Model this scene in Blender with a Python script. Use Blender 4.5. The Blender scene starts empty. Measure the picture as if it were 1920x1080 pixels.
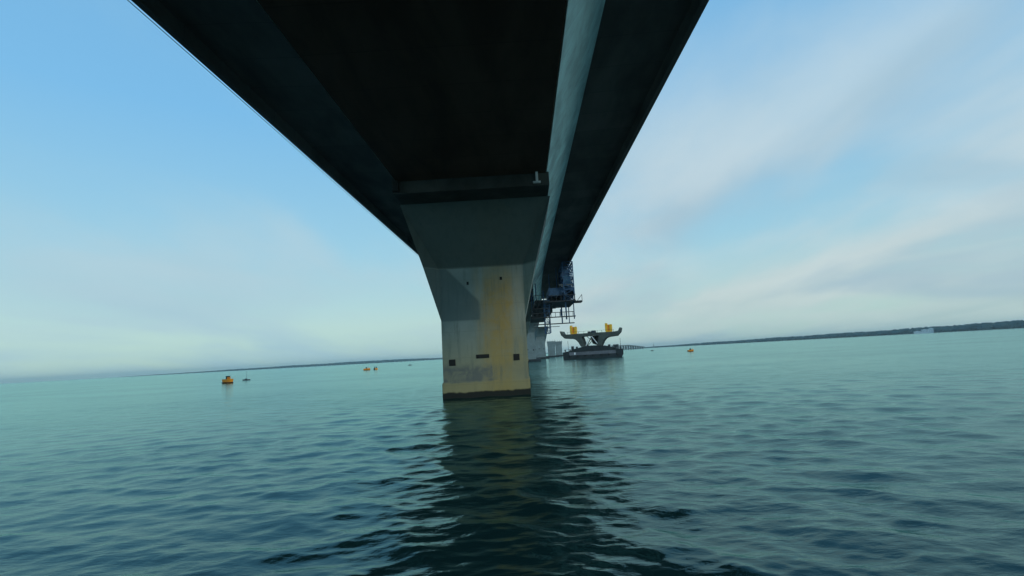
import bpy, bmesh, math, random
import numpy as np
from mathutils import Vector
R = math.radians
random.seed(7)
col = bpy.context.scene.collection
scn = bpy.context.scene

# ------------------------------------------------------------------ camera
CH = 3.75
cd = bpy.data.cameras.new('camera'); cam = bpy.data.objects.new('camera', cd); col.objects.link(cam)
cd.sensor_width = 36; cd.lens = 18.0; cd.clip_start = .1; cd.clip_end = 60000
yaw, pitch, roll = R(1.0), R(7.46), R(3.16)
from mathutils import Matrix
m = Matrix.Rotation(yaw, 4, 'Z') @ Matrix.Rotation(math.pi/2 + pitch, 4, 'X') @ Matrix.Rotation(-roll, 4, 'Z')
cam.matrix_world = Matrix.Translation((0, 0, CH)) @ m
scn.camera = cam

# ------------------------------------------------------------------ node helper
class NT:
    def __init__(s, nt): s.nt = nt; nt.nodes.clear()
    def n(s, t, **k):
        nd = s.nt.nodes.new(t)
        for a, v in k.items():
            if a == 'i':
                for kk, vv in v.items(): s.set(nd, kk, vv)
            else: setattr(nd, a, v)
        return nd
    def set(s, nd, key, v):
        inp = nd.inputs[key]
        if isinstance(v, bpy.types.NodeSocket): s.nt.links.new(v, inp)
        elif isinstance(v, bpy.types.Node): s.nt.links.new(v.outputs[0], inp)
        else: inp.default_value = v
    def math(s, op, a, b=0.0, clamp=False):
        nd = s.n('ShaderNodeMath', operation=op, use_clamp=clamp); s.set(nd, 0, a); s.set(nd, 1, b); return nd.outputs[0]
    def ramp(s, fac, stops):
        nd = s.n('ShaderNodeValToRGB'); s.set(nd, 'Fac', fac); e = nd.color_ramp.elements
        while len(e) > 1: e.remove(e[0])
        e[0].position = stops[0][0]; e[0].color = (*stops[0][1], 1)
        for p, c in stops[1:]:
            x = e.new(p); x.color = (*c, 1)
        return nd.outputs[0]
    def mix(s, fac, a, b, mode='MIX'):
        nd = s.n('ShaderNodeMix', data_type='RGBA', blend_type=mode)
        s.set(nd, 0, fac)
        for k, v in ((6, a), (7, b)):
            s.set(nd, k, (*v, 1) if isinstance(v, tuple) else v)
        return nd.outputs[2]
    def maprange(s, v, a, b, c=0.0, d=1.0, smooth=True):
        if a > b: a, b, c, d = b, a, d, c
        nd = s.n('ShaderNodeMapRange', interpolation_type='SMOOTHSTEP' if smooth else 'LINEAR')
        s.set(nd, 0, v)
        for i, x in enumerate((a, b, c, d)): nd.inputs[i+1].default_value = x
        return nd.outputs[0]
    def noise(s, vec, scale, detail=4, rough=.55, dist=0.0):
        nd = s.n('ShaderNodeTexNoise', i={'Scale': scale, 'Detail': detail, 'Roughness': rough, 'Distortion': dist})
        s.set(nd, 'Vector', vec); return nd.outputs[0]

# ------------------------------------------------------------------ sky
SUN_EL, SUN_ROT = R(33), R(140)      # veiled sun behind the camera on the right, reaching the pier foot under the deck
w = bpy.data.worlds.new('World'); scn.world = w; w.use_nodes = True
T = NT(w.node_tree)
out = T.n('ShaderNodeOutputWorld'); bg = T.n('ShaderNodeBackground'); bg.inputs['Strength'].default_value = .1
T.nt.links.new(bg.outputs[0], out.inputs[0])
sky = T.n('ShaderNodeTexSky', sky_type='NISHITA'); sky.sun_disc = False
sky.sun_elevation = SUN_EL; sky.sun_rotation = SUN_ROT; sky.altitude = 0; sky.air_density = 1.0; sky.dust_density = .6; sky.ozone_density = 1.5
tc = T.n('ShaderNodeTexCoord')
sep = T.n('ShaderNodeSeparateXYZ', i={0: tc.outputs['Generated']})
X, Y, Z = sep.outputs
zz = T.math('MAXIMUM', Z, 0.0)
den = T.math('ADD', zz, .16)
px = T.math('DIVIDE', X, den); py = T.math('DIVIDE', Y, den)
cv = T.n('ShaderNodeCombineXYZ', i={0: px, 1: py, 2: 0.0})
mp = T.n('ShaderNodeMapping'); T.set(mp, 'Vector', cv.outputs[0]); mp.inputs['Rotation'].default_value = (0, 0, R(-14)); mp.inputs['Scale'].default_value = (.95, .50, 1); mp.inputs['Location'].default_value = (3.1, 1.7, 0)
n1 = T.noise(mp, .9, 6, .44, .5)
n2 = T.noise(mp, 2.3, 6, .5, .4)
n3 = T.noise(mp, 1.1, 5, .46, .6)
cl = T.math('ADD', T.math('MULTIPLY', n1, .75), T.math('MULTIPLY', n2, .25))
side = T.maprange(X, -.75, .75, -.07, .09, False)          # more cloud to the right
low = T.maprange(zz, 0, .62, .10, -.14, False)
cm = T.maprange(T.math('ADD', T.math('ADD', cl, side), low), .38, .68, 0, .95)
tint = T.mix(1.0, sky.outputs[0], (.82, 1.0, 1.0), 'MULTIPLY')
# the clear part of the sky, thin high veil over the blue
veil = T.ramp(zz, [(0, (5.0, 7.2, 6.5)), (.07, (5.1, 7.2, 6.9)), (.2, (3.6, 6.6, 8.1)), (.42, (2.2, 5.5, 8.8)), (.75, (1.7, 4.5, 7.8)), (1, (1.2, 3.6, 6.8))])
clear = T.mix(.86, tint, veil)
ccol = T.ramp(n2, [(.3, (3.9, 5.6, 6.4)), (.55, (5.3, 6.7, 7.2)), (.75, (6.0, 7.3, 7.7))])
ccol2 = T.ramp(zz, [(0, (4.6, 6.3, 5.7)), (.08, (5.9, 6.9, 6.6)), (.2, (6.2, 7.0, 7.3)), (.38, (4.7, 6.4, 7.6)), (.7, (3.6, 5.8, 7.8))])
c3 = T.mix(T.math('MULTIPLY', T.maprange(n3, .42, .66, 0, .6), T.maprange(X, -.35, .25, .25, 1)), T.mix(.62, ccol, ccol2), (3.1, 4.8, 6.0))
c3 = T.mix(T.maprange(X, -.45, .2, .55, 0), c3, (3.3, 5.9, 7.3))
skyc = T.mix(cm, clear, c3)
T.nt.links.new(skyc, bg.inputs['Color'])

sd = bpy.data.lights.new('sun', 'SUN'); sun = bpy.data.objects.new('sun', sd); col.objects.link(sun)
sd.energy = .9; sd.angle = R(14); sd.color = (1, .95, .86)
sdir = Vector((math.sin(SUN_ROT)*math.cos(SUN_EL), math.cos(SUN_ROT)*math.cos(SUN_EL), math.sin(SUN_EL)))
sun.rotation_euler = sdir.to_track_quat('Z', 'Y').to_euler()

vs = scn.view_settings; scn.display_settings.display_device = 'sRGB'
vs.view_transform = 'Standard'; vs.look = 'None'; vs.exposure = 0; vs.gamma = 1; vs.use_curve_mapping = False
scn.cycles.max_bounces = 8; scn.cycles.volume_bounces = 0

# ------------------------------------------------------------------ materials
def mat(name, base, rough=.7, metal=0, noise=.25, scale=1.0, bump=.15, stretch=(1, 1, 1), streak=0.0, spec=.3, joint=0):
    m = bpy.data.materials.new(name); m.use_nodes = True; t = NT(m.node_tree)
    o = t.n('ShaderNodeOutputMaterial'); p = t.n('ShaderNodeBsdfPrincipled', i={'Roughness': rough, 'Metallic': metal, 'Specular IOR Level': spec})
    t.nt.links.new(p.outputs[0], o.inputs[0])
    g = t.n('ShaderNodeNewGeometry'); mp = t.n('ShaderNodeMapping'); t.set(mp, 'Vector', g.outputs['Position']); mp.inputs['Scale'].default_value = stretch
    a = t.noise(mp, scale, 7, .6, .3)
    f = t.maprange(a, .3, .7, 1-noise, 1+noise)
    c = t.mix(1.0, base, t.n('ShaderNodeCombineColor', i={0: f, 1: f, 2: f}).outputs[0], 'MULTIPLY')
    if joint:
        sy = t.n('ShaderNodeSeparateXYZ', i={0: g.outputs['Position']}).outputs[1]
        jj = t.math('ABSOLUTE', t.math('SUBTRACT', t.math('FRACT', t.math('MULTIPLY', sy, 1/3.6)), .5))
        c = t.mix(t.maprange(jj, 0, .012, joint, 0), c, tuple(x*.3 for x in base))
        cell = t.n('ShaderNodeTexWhiteNoise', noise_dimensions='1D'); t.set(cell, 'W', t.math('FLOOR', t.math('ADD', t.math('MULTIPLY', sy, 1/3.6), .5)))
        c = t.mix(t.math('MULTIPLY', cell.outputs[0], .3), c, tuple(x*.5 for x in base))
    if streak:
        mp2 = t.n('ShaderNodeMapping'); t.set(mp2, 'Vector', g.outputs['Position']); mp2.inputs['Scale'].default_value = (1.4, 1.4, .08)
        b = t.noise(mp2, 1.2, 6, .65)
        c = t.mix(t.maprange(b, .5, .75, 0, streak), c, tuple(x*.35 for x in base))
    t.set(p, 'Base Color', c)
    fine = t.noise(g.outputs['Position'], scale*9, 5, .6)
    bp = t.n('ShaderNodeBump', i={'Strength': bump, 'Distance': .03}); t.set(bp, 'Height', fine); t.set(p, 'Normal', bp.outputs[0])
    return m

def pier_mat():
    m = bpy.data.materials.new('pier_concrete'); m.use_nodes = True; t = NT(m.node_tree)
    o = t.n('ShaderNodeOutputMaterial'); p = t.n('ShaderNodeBsdfPrincipled', i={'Roughness': .75, 'Specular IOR Level': .25})
    t.nt.links.new(p.outputs[0], o.inputs[0])
    c = t.n('ShaderNodeTexCoord').outputs['Object']
    s = t.n('ShaderNodeSeparateXYZ', i={0: c}); x, y, z = s.outputs
    big = t.noise(c, .35, 5, .6, .4)
    base = t.ramp(big, [(.3, (.19, .25, .225)), (.7, (.28, .34, .31))])
    # tide and algae bands of the splash zone
    wob = t.math('MULTIPLY', t.math('SUBTRACT', t.noise(c, 1.3, 5, .6),   .5), .45)
    zz = t.math('ADD', z, wob)
    # ochre stain running down the right of the middle
    mp = t.n('ShaderNodeMapping'); t.set(mp, 'Vector', c); mp.inputs['Scale'].default_value = (1, 1, .12)
    st = t.noise(mp, 1.1, 6, .6, .5)
    xo = t.math('ADD', x, t.math('MULTIPLY', t.math('SUBTRACT', st, .5), 3.2))
    l = t.maprange(xo, -1.3, 1.1); r = t.maprange(xo, 2.0, 3.9, 1, .25)
    h = t.maprange(z, 9, 14, 1, .25)
    f = t.math('MULTIPLY', t.math('MULTIPLY', l, r), h)
    f = t.math('MULTIPLY', f, t.maprange(t.noise(c, .8, 7, .65, .8), .3, .62, .62, 1))
    base = t.mix(t.math('MULTIPLY', f, .95), base, (.36, .25, .075))
    yel = t.maprange(z, 2, 8, .55, 0)
    base = t.mix(yel, base, (.32, .29, .13))
    streak = t.maprange(t.noise(mp, 2.2, 6, .7), .48, .72, 0, .55)
    base = t.mix(streak, base, (.12, .15, .13))
    # grey worn patch below the slot
    gz = t.math('MULTIPLY', t.maprange(zz, 3.0, 2.6, 1, 1), 1.0)
    patch = t.math('MULTIPLY', t.maprange(zz, 1.3, 1.6), t.maprange(zz, 2.6, 3.3, 1, 0))
    patch = t.math('MULTIPLY', patch, t.maprange(xo, .2, 1.0, .9, .2))
    patch = t.math('MULTIPLY', patch, t.maprange(t.noise(c, .9, 5, .6, .6), .35, .6, .35, 1))
    base = t.mix(patch, base, (.13, .15, .14))
    # deck shade painted in: all above the flare edge, plus a slanted wedge below
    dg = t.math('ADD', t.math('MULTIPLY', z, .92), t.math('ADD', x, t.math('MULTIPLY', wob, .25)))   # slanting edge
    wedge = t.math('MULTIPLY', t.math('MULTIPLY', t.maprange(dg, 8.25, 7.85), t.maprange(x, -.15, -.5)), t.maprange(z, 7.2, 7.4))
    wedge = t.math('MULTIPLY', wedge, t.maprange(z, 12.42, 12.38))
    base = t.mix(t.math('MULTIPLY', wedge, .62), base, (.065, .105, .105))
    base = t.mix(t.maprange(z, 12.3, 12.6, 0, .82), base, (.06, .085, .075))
    base = t.mix(t.maprange(zz, 1.55, 1.3, 0, .5), base, (.34, .28, .11))
    base = t.mix(t.maprange(zz, .62, .45), base, (.018, .022, .018))
    # faint formwork joints
    jz = t.math('ABSOLUTE', t.math('SUBTRACT', t.math('FRACT', t.math('MULTIPLY', z, .4)), .5))
    base = t.mix(t.maprange(jz, .0, .012, .35, 0), base, (.12, .14, .12))
    t.set(p, 'Base Color', base)
    bp = t.n('ShaderNodeBump', i={'Strength': .25, 'Distance': .04}); t.set(bp, 'Height', t.noise(c, 7, 6, .65)); t.set(p, 'Normal', bp.outputs[0])
    return m

M = {
 'soffit': mat('shaded_soffit_concrete', (.10, .062, .04), .85, noise=.35, scale=.35, stretch=(1, .25, 1), bump=.1, spec=.15, joint=.6),  # shade under the girder is put into this dark base colour
 'wing': mat('shaded_deck_concrete', (.17, .15, .135), .85, noise=.3, scale=.35, stretch=(1, .3, 1), bump=.1, spec=.15, joint=.6),  # base colour darkened to carry the shade below the wings
 'web': mat('lit_web_concrete', (.55, .80, .76), .75, noise=.3, scale=.5, stretch=(1, .35, 1), bump=.1, joint=.35, streak=.3),  # side light from the sky is put into this bright base colour
 'edge': mat('edge_concrete', (.75, .78, .74), .7, noise=.15),
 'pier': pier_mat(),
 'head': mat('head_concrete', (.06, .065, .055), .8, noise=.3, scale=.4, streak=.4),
 'dark': mat('recess_shade', (.02, .022, .02), .9, noise=.1),
 'rim': mat('rim_concrete', (.10, .11, .085), .8, noise=.2),
 'bluesheet': mat('blue_sheeting', (.07, .19, .30), .6, noise=.4, scale=1.5),
 'blue': mat('blue_steel', (.04, .10, .19), .5, metal=.2, noise=.3, scale=2),
 'darksteel': mat('dark_steel', (.03, .04, .045), .6, noise=.3, scale=1),
 'hull': mat('hull_black', (.02, .028, .03), .5, noise=.3, scale=.4, streak=.3),
 'hullgrey': mat('hull_grey', (.12, .13, .14), .6, noise=.25, scale=.4, streak=.5),
 'shaftgrey': mat('new_concrete', (.17, .22, .215), .8, noise=.15, scale=.3, streak=.3),
 'segment': mat('segment_concrete', (.075, .088, .075), .8, noise=.2, scale=.3, streak=.3),
 'yellow': mat('yellow_steel', (.9, .5, .03), .5, noise=.12, scale=1),
 'orange': mat('orange_paint', (.95, .32, .02), .45, noise=.12, scale=1),
 'black': mat('black_rubber', (.015, .015, .015), .7, noise=.2),
 'grey': mat('grey_paint', (.10, .13, .14), .6, noise=.2),
 'white': mat('white_paint', (.75, .78, .78), .6, noise=.08, scale=.1),
 'glass': mat('dark_glass', (.02, .03, .035), .15, noise=.1),
 'oldbridge': mat('old_bridge_concrete', (.16, .18, .17), .8, noise=.2, scale=.1),
 'land': mat('shore_ground', (.05, .08, .06), .9, noise=.35, scale=.01),
 'wood': mat('woodland_leaves', (.014, .05, .055), .9, noise=.35, scale=.02, bump=0),
}

def water_mat():
    m = bpy.data.materials.new('sea_water'); m.use_nodes = True; t = NT(m.node_tree)
    o = t.n('ShaderNodeOutputMaterial')
    body = t.n('ShaderNodeBsdfDiffuse', i={'Color': (.006, .024, .024, 1)})
    gl = t.n('ShaderNodeBsdfGlossy', i={'Color': (.60, .85, .82, 1), 'Roughness': .10})
    fr = t.n('ShaderNodeFresnel', i={'IOR': 1.55}); mx = t.n('ShaderNodeMixShader')
    t.nt.links.new(fr.outputs[0], mx.inputs[0]); t.nt.links.new(body.outputs[0], mx.inputs[1]); t.nt.links.new(gl.outputs[0], mx.inputs[2]); t.nt.links.new(mx.outputs[0], o.inputs[0])
    g = t.n('ShaderNodeNewGeometry').outputs['Position']
    mp = t.n('ShaderNodeMapping'); t.set(mp, 'Vector', g); mp.inputs['Scale'].default_value = (.8, 1.5, 1); mp.inputs['Rotation'].default_value = (0, 0, R(12))
    a = t.noise(mp, .45, 3, .5, .4); b = t.noise(mp, 1.5, 3, .5, .5); c = t.noise(mp, 3.6, 4, .6, .4)
    # gust patches: calmer and rougher areas
    gust = t.maprange(t.noise(mp, .035, 3, .5, .5), .35, .65, .45, 1.15)
    hgt = t.math('ADD', t.math('MULTIPLY', a, .50), t.math('ADD', t.math('MULTIPLY', b, .17), t.math('MULTIPLY', c, .13)))
    bp = t.n('ShaderNodeBump', i={'Distance': .16}); t.set(bp, 'Height', hgt); t.set(bp, 'Strength', gust)
    for q in (body, gl, fr): t.set(q, 'Normal', bp.outputs[0])
    return m
M['water'] = water_mat()

# ------------------------------------------------------------------ mesh helpers
class MB:
    def __init__(s): s.v = []; s.f = []
    def add(s, vs, fs):
        o = len(s.v); s.v += [tuple(v) for v in vs]; s.f += [tuple(i+o for i in f) for f in fs]; return s
    def box(s, x0, x1, y0, y1, z0, z1):
        return s.add([(x0,y0,z0),(x1,y0,z0),(x1,y1,z0),(x0,y1,z0),(x0,y0,z1),(x1,y0,z1),(x1,y1,z1),(x0,y1,z1)],
                     [(0,3,2,1),(4,5,6,7),(0,1,5,4),(1,2,6,5),(2,3,7,6),(3,0,4,7)])
    def bar(s, p, q, w=.1, h=None):
        p, q = Vector(p), Vector(q); d = (q-p).normalized(); h = h or w
        u = d.cross(Vector((0,0,1)))
        if u.length < 1e-3: u = Vector((1,0,0))
        u.normalize(); v = u.cross(d)
        vs = [a + u*(i*w/2) + v*(j*h/2) for a in (p, q) for i, j in ((-1,-1),(1,-1),(1,1),(-1,1))]
        return s.add(vs, [(0,3,2,1),(4,5,6,7),(0,1,5,4),(1,2,6,5),(2,3,7,6),(3,0,4,7)])
    def prism(s, poly, y0, y1):                    # poly in xz, extruded along y
        n = len(poly)
        return s.add([(x, y0, z) for x, z in poly] + [(x, y1, z) for x, z in poly],
                     [tuple(range(n)), tuple(range(2*n-1, n-1, -1))] + [(i, i+n, (i+1) % n + n, (i+1) % n) for i in range(n)])
    def tube(s, pts, r, seg=10):                   # pts: list of (x,y,z,radius) rings up z
        n = len(pts); vs = []
        for x, y, z, rr in pts:
            vs += [(x+rr*math.cos(2*math.pi*k/seg), y+rr*math.sin(2*math.pi*k/seg), z) for k in range(seg)]
        fs = [tuple(range(seg-1, -1, -1)), tuple((n-1)*seg+k for k in range(seg))]
        for i in range(n-1):
            fs += [(i*seg+k, i*seg+(k+1) % seg, (i+1)*seg+(k+1) % seg, (i+1)*seg+k) for k in range(seg)]
        return s.add(vs, fs)
    def build(s, name, m, parent=None, bevel=0, smooth=False):
        me = bpy.data.meshes.new(name); me.from_pydata(s.v, [], s.f)
        bm = bmesh.new(); bm.from_mesh(me); bmesh.ops.recalc_face_normals(bm, faces=bm.faces)
        if bevel: bmesh.ops.bevel(bm, geom=list(bm.edges), offset=bevel, segments=2, affect='EDGES', clamp_overlap=True)
        if smooth:
            for f in bm.faces: f.smooth = True
        bm.to_mesh(me); bm.free()
        me.materials.append(m)
        o = bpy.data.objects.new(name, me); col.objects.link(o)
        if parent: o.parent = parent
        return o

def tag(o, label=None, cat=None, group=None, kind=None):
    if label: o['label'] = label
    if cat: o['category'] = cat
    if group: o['group'] = group
    if kind: o['kind'] = kind
    return o
def empty(name, loc=(0,0,0), rz=0, **k):
    o = bpy.data.objects.new(name, None); col.objects.link(o); o.location = loc; o.rotation_euler = (0,0,rz); o.empty_display_size = .5
    return tag(o, **k)
def copy_tree(o, parent=None):
    c = o.copy(); col.objects.link(c)
    if parent: c.parent = parent
    for ch in [x for x in bpy.data.objects if x.parent == o]: copy_tree(ch, c)
    return c

# ------------------------------------------------------------------ water
def build_water():
    rs = [1.0]
    while rs[-1] < 12500:
        r = rs[-1]; k = .0065 if 4 < r < 55 else (.05 if r <= 4 else (.009 if r < 260 else .035))
        rs.append(r*(1+k))
    rs = np.array(rs)
    a1 = np.radians(np.arange(-62, 62.01, .36)); a2 = np.radians(np.arange(66, 294.1, 4.0))
    an = np.concatenate([a1, a2]); na, nr = len(an), len(rs)
    A, Rr = np.meshgrid(an, rs); x = Rr*np.sin(A); y = Rr*np.cos(A); z = np.zeros_like(x)
    rng = np.random.default_rng(11)
    sp = np.maximum(Rr*.0075, np.gradient(rs)[:, None]*np.ones_like(x))
    dx = np.zeros_like(x); dy = np.zeros_like(x)
    for i in range(170):
        lam = .22*(4.2/.22)**(rng.random()**1.05); k = 2*np.pi/lam
        th = R(80) + rng.normal(0, R(36))
        amp = .0021*lam**.72*rng.uniform(.5, 1.2)
        fade = np.clip(lam/(sp*3.2)-.6, 0, 1)
        ph = k*(x*np.cos(th)+y*np.sin(th)) + rng.uniform(0, 6.28)
        z += amp*fade*np.cos(ph); dx -= amp*fade*np.cos(th)*np.sin(ph)*1.5; dy -= amp*fade*np.sin(th)*np.sin(ph)*1.5
    g = .5+.5*np.sin(x*.071+2*np.sin(y*.043+1))*np.sin(y*.059+1.7*np.sin(x*.037)); g = .55+.9*g
    x = x+dx*g; y = y+dy*g; z = z*g
    v = np.empty((na*nr+1, 3), np.float32); v[:-1, 0] = x.ravel(); v[:-1, 1] = y.ravel(); v[:-1, 2] = z.ravel(); v[-1] = (0, 0, 0)
    I = np.arange(nr-1)[:, None]*na; J = np.arange(na)[None]; J2 = (J+1) % na
    q = np.stack([I+J, I+na+J, I+na+J2, I+J2], -1).reshape(-1, 4)
    tri = np.stack([np.full(na, na*nr), np.arange(na), (np.arange(na)+1) % na], -1)
    me = bpy.data.meshes.new('water'); me.vertices.add(len(v)); me.vertices.foreach_set('co', v.ravel())
    lo = np.concatenate([q.ravel(), tri.ravel()]).astype(np.int32); me.loops.add(len(lo)); me.loops.foreach_set('vertex_index', lo)
    st = np.concatenate([np.arange(len(q))*4, len(q)*4+np.arange(len(tri))*3]).astype(np.int32)
    me.polygons.add(len(st)); me.polygons.foreach_set('loop_start', st)
    me.update(calc_edges=True); me.validate()
    me.polygons.foreach_set('use_smooth', np.ones(len(me.polygons), bool))
    me.materials.append(M['water'])
    if me.polygons[0].normal.z < 0: me.flip_normals()
    o = bpy.data.objects.new('water', me); col.objects.link(o); tag(o, kind='structure')
build_water()
sea = MB(); sea.box(-13000, 13000, -13000, 13000, -14, -12).build('sea_bed', M['land']); tag(bpy.data.objects['sea_bed'], kind='structure')

# ------------------------------------------------------------------ the bridge
GR = .0104                                   # the deck climbs 1 percent
def cx(y): return -3.79 + (max(0, y-100)**2)/(2*2463)
def sz(y): return 18.75 + GR*y
bridge = empty('girder_bridge', (0, 0, 0), label='long concrete box girder bridge overhead with wide dark wings resting on flared piers', cat='bridge')
Y0, Y1 = -50, 205
ys = [Y0 + (Y1-Y0)*i/54 for i in range(55)]
def sweep(poly, name, m, y_list=ys, parent=bridge):
    b = MB(); n = len(poly); vs = []
    for y in y_list: vs += [(cx(y)+x, y, sz(y)+z) for x, z in poly]
    fs = [tuple(range(n)), tuple((len(y_list)-1)*n + i for i in reversed(range(n)))]
    for k in range(len(y_list)-1): fs += [(k*n+i, k*n+(i+1) % n, (k+1)*n+(i+1) % n, (k+1)*n+i) for i in range(n)]
    return b.add(vs, fs).build(name, m, parent)
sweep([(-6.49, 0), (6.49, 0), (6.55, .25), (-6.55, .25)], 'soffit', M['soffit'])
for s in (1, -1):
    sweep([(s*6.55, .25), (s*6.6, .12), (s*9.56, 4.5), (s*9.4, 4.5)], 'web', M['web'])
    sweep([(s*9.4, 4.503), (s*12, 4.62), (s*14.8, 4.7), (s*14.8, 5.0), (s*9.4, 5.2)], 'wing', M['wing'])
    sweep([(s*14.803, 3.72), (s*15.2, 3.72), (s*15.2, 5.35), (s*14.803, 5.35)], 'edge_beam', M['wing'])
    sweep([(s*15.203, 4.0), (s*15.34, 4.0), (s*15.34, 5.0), (s*15.203, 5.0)], 'fascia_strip', M['edge'])
sweep([(-9.4, 5.0), (9.4, 5.0), (9.4, 5.25), (-9.4, 5.25)], 'road_slab', M['wing'])
for s in (1, -1):
    b = MB(); o15 = 15.0*s
    for i in range(0, 54): b.bar((cx(ys[i])+o15, ys[i], sz(ys[i])+5.3), (cx(ys[i])+o15, ys[i], sz(ys[i])+6.5), .1)
    for h in (5.8, 6.2, 6.5):
        for i in range(54): b.bar((cx(ys[i])+o15, ys[i], sz(ys[i])+h), (cx(ys[i+1])+o15, ys[i+1], sz(ys[i+1])+h), .08)
    b.build('railing', M['grey'], bridge)
    if s > 0: continue
    b = MB()
    for i in range(54): b.bar((cx(ys[i])+15.74*s, ys[i], sz(ys[i])+4.1), (cx(ys[i+1])+15.74*s, ys[i+1], sz(ys[i+1])+4.1), .035)
    b.build('edge_cable', M['edge'], bridge)

def make_pier():
    """pier local frame: origin on the centreline at water level, front face y=0"""
    prof = [(4.07, -8), (4.07, 1.55), (4.07, 7.4), (4.28, 8.6), (5.4, 12.4), (6.95, 18.1)]
    D = 5.2
    b = MB()
    # front face, faceted: vertical shaft, a V shaped shield, two splayed side facets, then a flare under the head
    f = -1.0
    P = {'a': (-4.07, 0, -8), 'b': (4.07, 0, -8), 'c': (-4.07, 0, 7.4), 'd': (4.07, 0, 7.4), 'e': (0, 0, 7.4),
         'g': (-5.35, -1.5, 12.4), 'h': (5.35, -1.5, 12.4), 'i': (-4.1, .0, 12.4), 'j': (4.1, .0, 12.4),
         'k': (-6.95, -3.4, 18.1), 'l': (6.95, -3.4, 18.1),
         'A': (-4.07, D, -8), 'B': (4.07, D, -8), 'C': (-4.07, D, 7.4), 'Dd': (4.07, D, 7.4), 'G': (-5.35, D+1.5, 12.4), 'H': (5.35, D+1.5, 12.4), 'K': (-6.95, D+2.3, 18.1), 'L': (6.95, D+2.3, 18.1)}
    key = list(P); ix = {k: i for i, k in enumerate(key)}
    F = ['a b d c', 'c i g', 'c d j i', 'd h j', 'g i k', 'i j l k', 'j h l', 'A C Dd B', 'C G H Dd', 'G K L H',
         'a c C A', 'c g G C', 'g k K G', 'b B Dd d', 'd Dd H h', 'h H L l', 'k l L K', 'a A B b']
    b.add([P[k] for k in key], [tuple(ix[t] for t in s.split()) for s in F])
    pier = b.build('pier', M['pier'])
    # ledge around the foot in the splash zone
    MB().box(-4.16, 4.16, -.22, D+.22, -3, 1.5).build('foot_ledge', M['pier'], pier, bevel=.06)
    def opening_standin(x, z, w, h):
        o = MB().box(x-w/2, x+w/2, -.04, .2, z-h/2, z+h/2).build('opening_standin', M['dark'], pier)  # solid dark block on the face stands in for a recess's shade
        r = MB(); t = .09
        r.box(x-w/2-t, x+w/2+t, -.09, .1, z+h/2, z+h/2+t).box(x-w/2-t, x+w/2+t, -.09, .1, z-h/2-t, z-h/2)
        r.box(x-w/2-t, x-w/2, -.088, .1, z-h/2, z+h/2).box(x+w/2, x+w/2+t, -.088, .1, z-h/2, z+h/2)
        return o
    opening_standin(-3.15, 3.35, .62, .6); opening_standin(-.22, 3.8, 1.25, .36); opening_standin(3.0, 3.55, .58, .6)
    opening_standin(-1.35, 10.9, .2, .3); opening_standin(1.9, 11.2, .24, .3)
    return pier
def make_head():
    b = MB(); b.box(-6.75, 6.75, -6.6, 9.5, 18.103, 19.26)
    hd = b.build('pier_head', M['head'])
    return hd
piers = []
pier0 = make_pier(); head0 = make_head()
def put(par_fn, y, first):
    pass
PY = 49.2
def place_pier(y, parent, head=True, dz=None, src=None):
    c = pier0 if src is None else copy_tree(pier0)
    c.parent = parent; c.location = (cx(y), y, GR*(y-PY) if dz is None else dz)
    if head:
        h = head0 if src is None else head0.copy()
        if src is not None: col.objects.link(h)
        h.parent = parent; h.location = (cx(y), y, GR*(y-PY))
    return c
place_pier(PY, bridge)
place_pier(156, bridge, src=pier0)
b = MB(); b.box(cx(47)+5.6, cx(47)+5.8, 42.2, 42.58, 18.3, 19.2).box(cx(47)+5.35, cx(47)+6.0, 42.3, 42.55, 18.25, 18.4)
b.build('inspection_bracket', M['edge'], bridge)
b = MB(); b.box(-3.79-6.72, -3.79-6.2, 42.1, 42.58, 18.2, 19.15); b.build('bearing_box', M['dark'], bridge)

pale_data = pier0.data.copy(); pale_data.materials.clear(); pale_data.materials.append(M['shaftgrey'])
_l = [k for k in bpy.data.objects if k.parent == pier0 and k.name.startswith('foot')][0]
pale_data_ledge = _l.data.copy(); pale_data_ledge.materials.clear(); pale_data_ledge.materials.append(M['shaftgrey'])
# piers further on, still without a deck
for y, dz, lab in ((263, GR*(263-PY), 'complete flared pier with its head but no deck, first beyond the end of the deck'),
                   (370, GR*(370-PY), 'complete flared pier with its head but no deck, second beyond the end of the deck')):
    e = empty('bridge_pier', (0, 0, 0), label=lab, cat='bridge pier', group='piers standing beyond the end of the deck')
    c = copy_tree(pier0, e); c.name = 'shaft'; c.location = (0, 0, dz)
    c.data = pale_data; [setattr(k, 'data', pale_data_ledge) for k in bpy.data.objects if k.parent == c and k.name.startswith('foot')]
    h = head0.copy(); col.objects.link(h); h.parent = e; h.location = (0, 0, dz)
    e.location = (cx(y), y, 0)
    MB().box(-6.5, 6.5, -3, 8, -6, 1.1).build('foundation_block', M['hull'], e, bevel=.1)
for y, ht, lab in ((477, 14.5, 'short unfinished pier shaft in the water, left of the last one'), (545, 15.5, 'short unfinished pier shaft, farthest one along the line')):
    e = empty('bridge_pier', (cx(y), y, 0), label=lab, cat='bridge pier', group='piers standing beyond the end of the deck')
    MB().prism([(-3.3, -6), (3.3, -6), (3.3, ht*.6), (3.5, ht*.8), (3.9, ht), (-3.9, ht), (-3.5, ht*.8), (-3.3, ht*.6)], 0, 5).build('shaft', M['shaftgrey'], e)
    for i in range(4): MB().bar((-3.3+i*2.2, .3, ht-.1), (-3.3+i*2.2, .3, ht+1.4), .15).build('starter_bar', M['darksteel'], e)
    MB().box(-6, 6, -3, 8, -6, 1.2).build('foundation_block', M['hull'], e, bevel=.1)
e = empty('work_jetty', (cx(545)+12, 545, 0), label='low dark work jetty in the water right of the farthest pier', cat='jetty')
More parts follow.
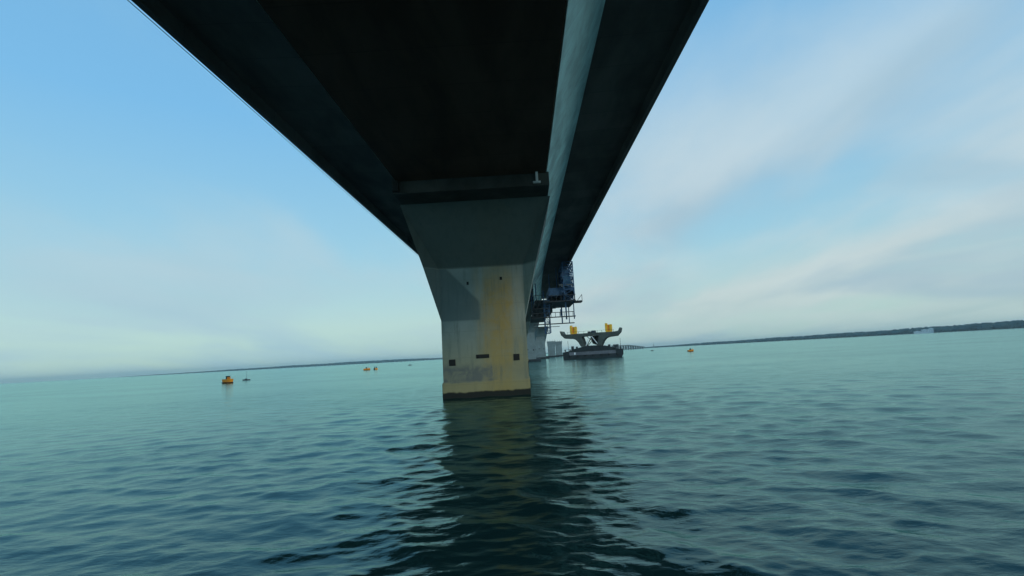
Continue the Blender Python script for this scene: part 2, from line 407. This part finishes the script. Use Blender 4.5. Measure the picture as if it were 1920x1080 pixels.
MB().box(-5, 12, -2, 4, 1.6, 2.5).build('deck', M['darksteel'], e)
for i in range(5):
    for yy in (-1.5, 3.5): MB().tube([(-4+i*3.7, yy, -8, .35), (-4+i*3.7, yy, 1.6, .35)], .3, 8).build('pile', M['darksteel'], e)

# ------------------------------------------------------------------ hanging scaffold
sc = empty('hanging_scaffold', (0, 0, 0), label='blue steel scaffold tower and platforms hanging under the right wing of the deck', cat='scaffold')
def lattice(b, p0, p1, q0, q1, n, w=.14):
    """ladder between line p0-p1 and line q0-q1 with diagonals"""
    p0, p1, q0, q1 = map(Vector, (p0, p1, q0, q1)); b.bar(p0, p1, w*1.4); b.bar(q0, q1, w*1.4)
    for i in range(n):
        a, c = p0.lerp(p1, i/n), q0.lerp(q1, i/n); a2, c2 = p0.lerp(p1, (i+1)/n), q0.lerp(q1, (i+1)/n)
        b.bar(a, c, w); b.bar(a, c2, w) if i % 2 else b.bar(c, a2, w)
    b.bar(p1, q1, w)
xe = 11.55
ztop, zp1, zp2 = 23.4, 14.9, 11.3
# tower of lattice frames at the outer edge
for yy in (111, 114, 117, 120, 123):
    b = MB(); lattice(b, (xe-2.2, yy, zp1), (xe-2.2, yy, ztop), (xe, yy, zp1), (xe, yy, ztop), 7); b.build('lattice_frame', M['blue'], sc)
b = MB(); lattice(b, (xe, 111, zp1), (xe, 111, ztop), (xe, 123, zp1), (xe, 123, ztop), 5, .16); b.build('side_lattice', M['blue'], sc)
b = MB(); lattice(b, (xe-2.2, 111, zp1), (xe-2.2, 111, ztop), (xe-2.2, 123, zp1), (xe-2.2, 123, ztop), 5, .16); b.build('side_lattice', M['blue'], sc)
MB().box(xe-2.0, xe-.5, 112, 116, 18.2, 20.4).build('sheeting', M['bluesheet'], sc)
MB().box(xe-1.9, xe-.3, 117.5, 122, 20, 22.8).build('sheeting', M['bluesheet'], sc)
MB().box(xe-1.6, xe-.2, 112, 121, 16.2, 17.2).build('sheeting', M['bluesheet'], sc)
MB().box(xe-6.5, xe+.2, 110.6, 126, zp1-.25, zp1).build('platform', M['darksteel'], sc)
MB().box(xe, xe+1.6, 110.6, 113.5, zp1-.5, zp1-.2).build('platform', M['darksteel'], sc)
MB().box(xe-5.5, xe+.1, 112, 125, zp1+1.2, zp1+3.0).build('sheeting', M['blue'], sc)
MB().box(xe-3.2, xe+.1, 111, 111.3, zp1+3.3, zp1+3.6).build('beam', M['grey'], sc)
b = MB()
for i in range(7): b.bar((xe-6+i*1.0, 110.7, zp1), (xe-6+i*1.0, 110.7, zp1+1.2), .12)
b.bar((xe-6, 110.7, zp1+1.2), (xe+.2, 110.7, zp1+1.2), .12)
b.bar((xe+.5, 110.7, zp1-.2), (xe+1.5, 110.7, zp1+1.0), .1); b.bar((xe+1.55, 110.7, zp1-.2), (xe+1.55, 110.7, zp1+1.1), .1)
b.build('guard_rail', M['darksteel'], sc)
# hangers down to the lower walkway
for x in (xe-.3, xe-2.0):
    for yy in (111.5, 124): MB().bar((x, yy, zp2-.5), (x, yy, zp1), .3 if x < xe-1 else .2).build('hanger', M['blue'], sc)
MB().bar((xe-3.2, 111.5, zp2+.3), (xe-3.2, 111.5, zp1-1.8), .2).build('hanger', M['blue'], sc)
b = MB(); b.box(-1.0+3, xe, 111, 112.2, zp2+.05, zp2+.2); b.bar((2.3, 111, zp2+1.1), (xe-.4, 111, zp2+1.1), .14); b.bar((2.3, 111, zp2+2.1), (5.8, 111, zp2+2.1), .14)
for i in range(10): b.bar((2.4+i*.95, 111, zp2), (2.4+i*.95, 111, zp2+1.1), .1)
b.build('walkway', M['darksteel'], sc)
b = MB(); b.bar((2.3, 112, zp2-1.3), (xe-.3, 112, zp2-1.3), .22); b.bar((2.3, 112, zp2-1.9), (8, 112, zp2-1.9), .12); b.build('beam', M['darksteel'], sc)
# the inner tower beneath the web
for yy in (112, 116):
    b = MB(); lattice(b, (4.9, yy, zp2-3.2), (4.9, yy, zp1+.4), (6.0, yy, zp2-3.2), (6.0, yy, zp1+.4), 6, .12); b.build('lattice_frame', M['blue'], sc)
b = MB()
for i in range(5):
    b.bar((2.2+i*.9, 113, zp2+1.9), (3.4+i*.9, 113, zp1+.8-0.1*i), .16); b.bar((2.2+i*.9, 113, zp2+.2), (2.2+i*.9, 113, zp2+2.0), .12)
b.build('brace', M['darksteel'], sc)
# long formwork tables stepping back under the deck
for x0, x1, ya, yb, z0, z1 in ((3.0, 8.8, 118, 134, 15.2, 16.0), (2.6, 7.6, 128, 146, 14.0, 14.8), (2.2, 6.2, 134, 152, 12.9, 13.6)):
    MB().box(x0, x1, ya, yb, z0, z1).build('formwork_table', M['darksteel'], sc)
    for x in (x0+.4, x1-.4): MB().bar((x, ya+.5, z1), (x, ya+.5, sz(ya)+3.5 if x > 6 else sz(ya)), .25).build('hanger', M['blue'], sc)
    b = MB()
    for i in range(8): b.bar((x0+(x1-x0)*i/7, ya+.1, z1), (x0+(x1-x0)*i/7, ya+.1, z1+1.1), .1)
    b.bar((x0, ya+.1, z1+1.1), (x1, ya+.1, z1+1.1), .1); b.build('guard_rail', M['darksteel'], sc)

# ------------------------------------------------------------------ barge with the precast segment
BX, BY = 36.0, 272
brz = R(-8)
bg_ = empty('work_barge', (BX, BY, 0), brz, label='long black flat barge carrying a precast concrete bridge segment', cat='barge')
MB().prism([(-15.4, -1), (-15.6, 3.6), (-13.6, 4.0), (15.2, 4.0), (15.2, 1.2), (13.6, -1)], -6.5, 7.5).build('hull', M['hull'], bg_)
MB().box(-12.2, 11.4, -6.58, -6.4, 1.9, 3.5).build('side_band', M['hullgrey'], bg_)
MB().prism([(-12.8, 4.003), (-9.5, 5.2), (-5, 6.1), (6.4, 6.1), (10.5, 4.9), (12.8, 4.003)], -4.5, 5.5).build('cradle_deck', M['hull'], bg_)
b = MB()
for i in range(14): b.bar((-14.8+i*2.2, -6.3, 4.0), (-14.8+i*2.2, -6.3, 5.0), .12)
b.bar((-14.8, -6.3, 5.0), (13.8, -6.3, 5.0), .1); b.build('railing', M['darksteel'], bg_)
for x in (-14.2, -11.8, 11.6, 13.8): MB().tube([(x, -5.2, 4.0, .3), (x, -5.2, 4.7, .3), (x, -5.2, 4.75, .45), (x, -5.2, 4.9, .45)], .3, 10).build('bollard', M['darksteel'], bg_)
for x in (-12, -8, -4, 0, 4, 8, 12): MB().tube([(x, -6.75, 1.2, .42), (x, -6.75, 1.9, .42)], .4, 10).build('tyre_fender', M['black'], bg_)
for x, y, w_, h_ in ((-10.5, -2, 1.4, 1.3), (-8.2, -3.6, 1.0, 1.0), (8.4, -3.2, 1.3, 1.2)):
    MB().box(x-w_/2, x+w_/2, y-.6, y+.6, 4.0, 5.3+h_).build('winch_box', M['darksteel'], bg_)
for x in (-13, 14.4): MB().bar((x, 2, 4.0), (x, 2, 9.5), .16).build('light_pole', M['darksteel'], bg_)
b = MB().box(10.5, 13.2, -3, 2, 4.0, 6.4).build('deck_house', M['grey'], bg_)
MB().box(11, 12.7, -3.04, -2.9, 5.2, 5.9).build('window', M['glass'], b)
MB().box(-9.7, -9.0, -6.66, -6.5, 2.2, 3.3).build('draught_board', M['white'], bg_)

seg = empty('bridge_segment', (BX-.3, BY, 6.1), R(-16), label='grey precast segment with gull wings and tapering legs standing on the black barge', cat='bridge segment')
Ls = 9.0
def half(s):
    return [(s*0, 6.9), (s*0, 5.6), (s*4.6, 5.2), (s*4.1, 3.9), (s*3.2, 0), (s*5.2, 0), (s*6.4, 2.3), (s*7.6, 3.7), (s*9.0, 4.3), (s*13.5, 4.7), (s*15.4, 6.6), (s*15.9, 8.7), (s*15.2, 8.7), (s*14.4, 7.1), (s*12, 6.8)]
MB().prism([p for p in half(-1)], -Ls/2, Ls/2).build('wing_shell', M['segment'], seg)
MB().prism([p for p in half(1)], -Ls/2, Ls/2).build('wing_shell', M['segment'], seg)
for s, x0, x1 in ((1, .6, 4.1), (-1, .6, 2.6)):
    MB().bar((s*x0, -Ls/2+.3, 5.2), (s*x1, -Ls/2+.3, .3), .38).build('strut', M['edge'], seg)
    MB().bar((s*x0, Ls/2-.3, 5.2), (s*3.4, Ls/2-.3, .3), .38).build('strut', M['segment'], seg)
MB().prism([(-.6, 5.5), (.3, 1.4), (3.2, 0.2), (4.4, 3.9), (4.4, 5.2)], 0, .6).build('diaphragm', M['head'], seg)
MB().box(-4.2, 4.2, -Ls/2+.4, Ls/2-.4, -.0, .35).build('bearing_beam', M['darksteel'], seg)
b = MB().tube([(1.2, 0, 6.75, 1.5), (1.2, 0, 7.6, 1.4), (1.2, 0, 8.2, 1.0)], 1, 12); b.box(-1.8, -.4, -1, 1, 6.8, 7.8)
o = b.build('winch', M['darksteel']); o.location = (BX-.3, BY, 6.1); tag(o, 'dark round winch on top of the grey segment between the yellow frames', 'winch')
for x in (-3.4, -6.2, 3.6, 6.0, -12.2, 12.0):
    MB().bar((x, -3, 6.75), (x, -3, 8.0), .14).build('stanchion', M['darksteel'], seg)
MB().bar((-12.2, -3, 8.0), (12.0, -3, 8.0), .09).build('safety_cable', M['darksteel'], seg)
for x0_, x1_ in ((-2.6, 3.0), (2.2, -2.4)):
    MB().bar((x0_, .8, 5.3), (x1_, .8, .3), .3).build('strut', M['darksteel'], seg)
def lift(x, name_lab):
    e = empty('lifting_frame', (BX-.3 + x*math.cos(R(-16)), BY + x*math.sin(R(-16)), 12.9), R(-16), label=name_lab, cat='lifting frame', group='yellow lifting frames on the segment')
    for dx in (-1.15, 1.15):
        MB().box(dx-.58, dx+.58, -1.4, 1.4, .5, 4.0).build('post', M['yellow'], e, bevel=.05)
    MB().box(-1.5, 1.5, -1.5, 1.5, 0, .5).build('base', M['yellow'], e)
    MB().box(-.55, .55, -.9, .9, .5, 3.9).build('ram', M['orange'], e)
    MB().box(-1.7, -.6, -1.1, 1.1, 4.0, 4.7).build('cap', M['yellow'], e)
    return e
lift(-9.3, 'yellow lifting frame on the left wing of the segment on the barge')
lift(9.3, 'yellow lifting frame on the right wing of the segment on the barge')

# ------------------------------------------------------------------ small boats and buoys
def hull_poly(b, L, W, H, nose=.3):
    """open workboat hull with pointed bow, along x"""
    st = [(-L/2, W*.42), (-L*.3, W/2), (L*.15, W/2), (L*.36, W*.34), (L/2, .04)]
    vs = []; fs = []
    for x, hw in st:
        r = 1 + .12*max(0, x/L)
        vs += [(x, -hw, H*r), (x*.93, -hw*.62, -.2), (x*.93, hw*.62, -.2), (x, hw, H*r)]
    for i in range(len(st)-1):
        a = i*4; c = a+4
        fs += [(a, a+1, c+1, c), (a+1, a+2, c+2, c+1), (a+2, a+3, c+3, c+2), (a+3, a, c, c+3)]
    fs += [(0, 3, 2, 1), (16, 17, 18, 19)]
    b.add(vs, fs)
def workboat(x, y, rz, L, lab, hm, cabin='black', mast=True, rail=True):
    mast = False
    e = empty('workboat', (x, y, 0), rz, label=lab, cat='boat', group='small workboats around the bridge')
    b = MB(); hull_poly(b, L, L*.36, L*.24); b.build('hull', hm, e)
    b = MB(); hull_poly(b, L*1.015, L*.385, L*.05); b.build('rubbing_strake', M['black'], e)
    cb = MB().prism([(-L*.14, L*.23), (L*.03, L*.23), (L*.0, L*.42), (-L*.12, L*.42)], -L*.1, L*.1).build('wheelhouse', M[cabin], e)
    MB().box(-L*.13, L*.01, -L*.104, -L*.09, L*.31, L*.38).build('window', M['glass'], cb)
    MB().box(-L*.15, L*.04, -L*.12, L*.12, L*.42, L*.44).build('roof', M['black'], cb)
    if mast: MB().bar((-L*.05, 0, L*.44), (-L*.05, 0, L*.62), L*.02).bar((-L*.12, 0, L*.53), (L*.02, 0, L*.53), L*.015).build('mast', M['grey'], e)
    if rail:
        b = MB()
        for k in range(5): b.bar((L*(.14+.06*k), -L*.15*(1-k*.12), L*.24), (L*(.14+.06*k), -L*.15*(1-k*.12), L*.36), L*.018)
        b.bar((L*.14, -L*.15, L*.36), (L*.38, -L*.08, L*.36), L*.018); b.build('bow_rail', M['orange'], e)
    return e
workboat(-92.9, 160.2, R(-30), 4.9, 'orange workboat with a black wheelhouse, largest boat at the left', M['orange'])
workboat(-85.9, 279, R(10), 3.6, 'small orange boat with dark wheelhouse, second from the left pier side', M['orange'], mast=False)
workboat(101.5, 318, R(20), 4.2, 'small orange boat alone on the right beyond the barge', M['orange'], mast=False)
def dinghy(x, y, rz, L, lab, mast=0):
    e = empty('dinghy', (x, y, 0), rz, label=lab, cat='dinghy')
    b = MB(); hull_poly(b, L, L*.36, L*.13); b.build('hull', M['grey'], e)
    MB().box(-L*.2, L*.05, -L*.1, L*.1, L*.13, L*.22).build('engine_box', M['black'], e)
    if mast: MB().bar((0, 0, L*.1), (.0, 0, mast), .07).build('mast', M['grey'], e)
dinghy(-101.1, 185.8, R(5), 2.7, 'low grey dinghy with a thin mast right of the largest orange boat', 3.2)
dinghy(-95.4, 427, R(30), 3.2, 'tiny grey dinghy near the shore line left of the pier')
dinghy(136.7, 556, R(30), 4.0, 'tiny dark dinghy between the barge and the right orange boat')
def buoy(x, y, lab, m, r=.8):
    e = empty('buoy', (x, y, 0), 0, label=lab, cat='buoy')
    MB().tube([(0, 0, -.4, r*.7), (0, 0, 0, r), (0, 0, .5, r), (0, 0, .75, r*.7)], r, 14).build('float', m, e)
    MB().tube([(0, 0, .75, r*.45), (0, 0, 1.7, r*.15)], r, 10).build('top_mark', M['black'], e)
buoy(-81.6, 282, 'orange buoy just right of the small orange boat at the left', M['orange'])
buoy(-84.0, 287, 'dark buoy between the small orange boat and the orange buoy', M['black'], .6)

# ------------------------------------------------------------------ far shores
def pol(b, d): return d*math.sin(R(b)), d*math.cos(R(b))
def shore(name, pts, seed):
    """pts: bearing, distance, height of the wooded top; builds the ground ridge and the wood on it"""
    rng = random.Random(seed); N = 260; rows = []; st = []
    for i in range(N+1):
        t = i/N*(len(pts)-1); k = min(int(t), len(pts)-2); u = t-k
        be, d, h = [pts[k][j]*(1-u)+pts[k+1][j]*u for j in range(3)]
        st.append((be, d, h))
    b = MB(); cols = [(0, -3), (8, 1.0), (60, 2.2), (300, 4), (900, 5), (1000, -3)]
    for be, d, h in st:
        wob = 25*math.sin(be*2.1)+14*math.sin(be*5.3)
        for dd, z in cols:
            x, y = pol(be, d+dd+wob*(dd < 400)); b.v.append((x, y, z if z < 0 else z*min(1, h/8)*rng.uniform(.85, 1.15)))
    nc = len(cols)
    for i in range(N):
        for j in range(nc-1): b.f.append((i*nc+j, i*nc+j+1, (i+1)*nc+j+1, (i+1)*nc+j))
    o = b.build(name, M['land']); tag(o, kind='structure')
    # woodland: crowns as lumpy facetted domes, several rows deep
    vs, fs = [], []
    for i in range(N*9):
        t = rng.random()*N; k = min(int(t), N-1); be, d, h = st[k]
        be += (st[k+1][0]-be)*(t-k)
        dd = rng.choice((18, 40, 80, 140))+rng.uniform(-12, 12)
        wob = 25*math.sin(be*2.1)+14*math.sin(be*5.3)
        x, y = pol(be, d+dd+wob)
        H = h*rng.uniform(.72, .95)*(.96+.05*math.sin(be*1.1+seed)); r = max(6, h*rng.uniform(.45, .9)); o_ = len(vs)
        for zz, rr in ((0, .9), (.35, 1.05), (.7, .75), (.92, .35)):
            for q in range(7):
                a = q*2*math.pi/7+rng.random()*.5; s = rr*r*rng.uniform(.8, 1.2); vs.append((x+s*math.cos(a), y+s*math.sin(a), .8+zz*H))
        vs.append((x, y, .8+H*rng.uniform(.95, 1.1)))
        for l in range(3):
            for q in range(7): fs.append((o_+l*7+q, o_+l*7+(q+1) % 7, o_+(l+1)*7+(q+1) % 7, o_+(l+1)*7+q))
        for q in range(7): fs.append((o_+21+q, o_+21+(q+1) % 7, o_+28))
    mb = MB(); mb.v = vs; mb.f = fs; o = mb.build('woodland', M['wood'])
    return o
wl = shore('shore', [(-38.5, 7200, 2.5), (-35, 7000, 9), (-31, 6800, 17), (-26, 6500, 26), (-20, 6300, 31), (-15, 6200, 34), (-9, 6300, 22), (-4, 6400, 14), (3, 6500, 9)], 3)
tag(wl, 'thin line of hazy woodland on the far shore left of the pier', 'woodland', kind='stuff')
wr = shore('shore', [(9, 6200, 5), (12.5, 5200, 8), (14, 4700, 12), (18, 4300, 19), (24, 3900, 25), (30, 3500, 28), (36, 3200, 29), (41, 2950, 33), (46, 2800, 32), (58, 2700, 34), (72, 2700, 34)], 5)
tag(wr, 'darker belt of woodland along the far shore at the right', 'woodland', kind='stuff')

def house(be, d, w, dep, h, lab, wings):
    x, y = pol(be, d); e = empty('waterside_building', (x, y, 0), -R(be), label=lab, cat='building')
    for x0, x1, hh in wings:
        wl_ = MB().box(x0, x1, 0, dep, -2, hh).build('wall', M['white'], e)
        MB().prism([(x0-1, hh), (x1+1, hh), ((x0+x1)/2, hh+3.2)], -1, dep+1).build('roof', M['white'], e)
        n = max(2, int((x1-x0)/5))
        for i in range(n):
            for z in range(3, int(hh)-2, 4):
                xx = x0+(x1-x0)*(i+.5)/n; MB().box(xx-.9, xx+.9, -.15, .1, z, z+1.8).build('window', M['glass'], wl_)
house(37.3, 3080, 70, 16, 17, 'white waterside building in front of the wood at the far right', [(-34, -6, 9), (-5.9, 22, 16), (22.1, 40, 20)])
house(26.2, 3800, 40, 14, 12, 'small pale building on the shore, left of the larger white one', [(-16, 2, 13), (2.1, 18, 9)])

# old low bridge near the shore
x0, y0 = pol(9.6, 2400); x1, y1 = pol(13.0, 2700)
e = empty('low_bridge', (x0, y0, 0), math.atan2(y1-y0, x1-x0), label='distant low road bridge on many piers, right of the barge', cat='bridge')
L = math.hypot(x1-x0, y1-y0)
sl = lambda s: 22 - 13*max(0, (s/L-.45)/.55)**1.2
b = MB(); n = 24
for i in range(n):
    s0, s1 = L*i/n, L*(i+1)/n; b.add([(s0,-6,sl(s0)-2.4),(s1,-6,sl(s1)-2.4),(s1,6,sl(s1)-2.4),(s0,6,sl(s0)-2.4),(s0,-6,sl(s0)),(s1,-6,sl(s1)),(s1,6,sl(s1)),(s0,6,sl(s0))], [(0,3,2,1),(4,5,6,7),(0,1,5,4),(2,3,7,6)]+([(3,0,4,7)] if i == 0 else [])+([(1,2,6,5)] if i == n-1 else []))
b.build('deck', M['oldbridge'], e)
for i in range(13):
    s = L*(i+.3)/13; MB().box(s-2.4, s+2.4, -4, 4, -5, sl(s)-2.45).build('pier', M['oldbridge'], e)
tx, ty = pol(14.0, 4640)
e = empty('lattice_mast', (tx, ty, 0), 0, label='thin mast rising at the left tip of the right shore', cat='mast')
b = MB()
for s1 in (-1, 1):
    for s2 in (-1, 1): b.bar((s1*4, s2*4, 0), (s1*.8, s2*.8, 30), 1.2)
for k in range(5): b.bar((-4+k*.6, -4+k*.6, k*6), (4-k*.6, -4+k*.6, k*6+5), .8); b.bar((4-k*.6, 4-k*.6, k*6), (-4+k*.6, 4-k*.6, k*6+5), .8)
b.build('frame', M['grey'], e); MB().bar((0, 0, 30), (0, 0, 44), .8).build('aerial', M['grey'], e)

# ------------------------------------------------------------------ haze
hz = MB().box(-13400, 13400, -13400, 13400, -15.2, 90).build('haze', bpy.data.materials.new('haze_air'))
tag(hz, 'thin pale sea haze', 'haze', kind='stuff')
hm = hz.data.materials[0]; hm.use_nodes = True; t = NT(hm.node_tree)
o = t.n('ShaderNodeOutputMaterial'); v = t.n('ShaderNodeVolumePrincipled', i={'Color': (.80, 1.0, .97, 1), 'Density': .00008, 'Anisotropy': .2})
t.nt.links.new(v.outputs[0], o.inputs['Volume'])
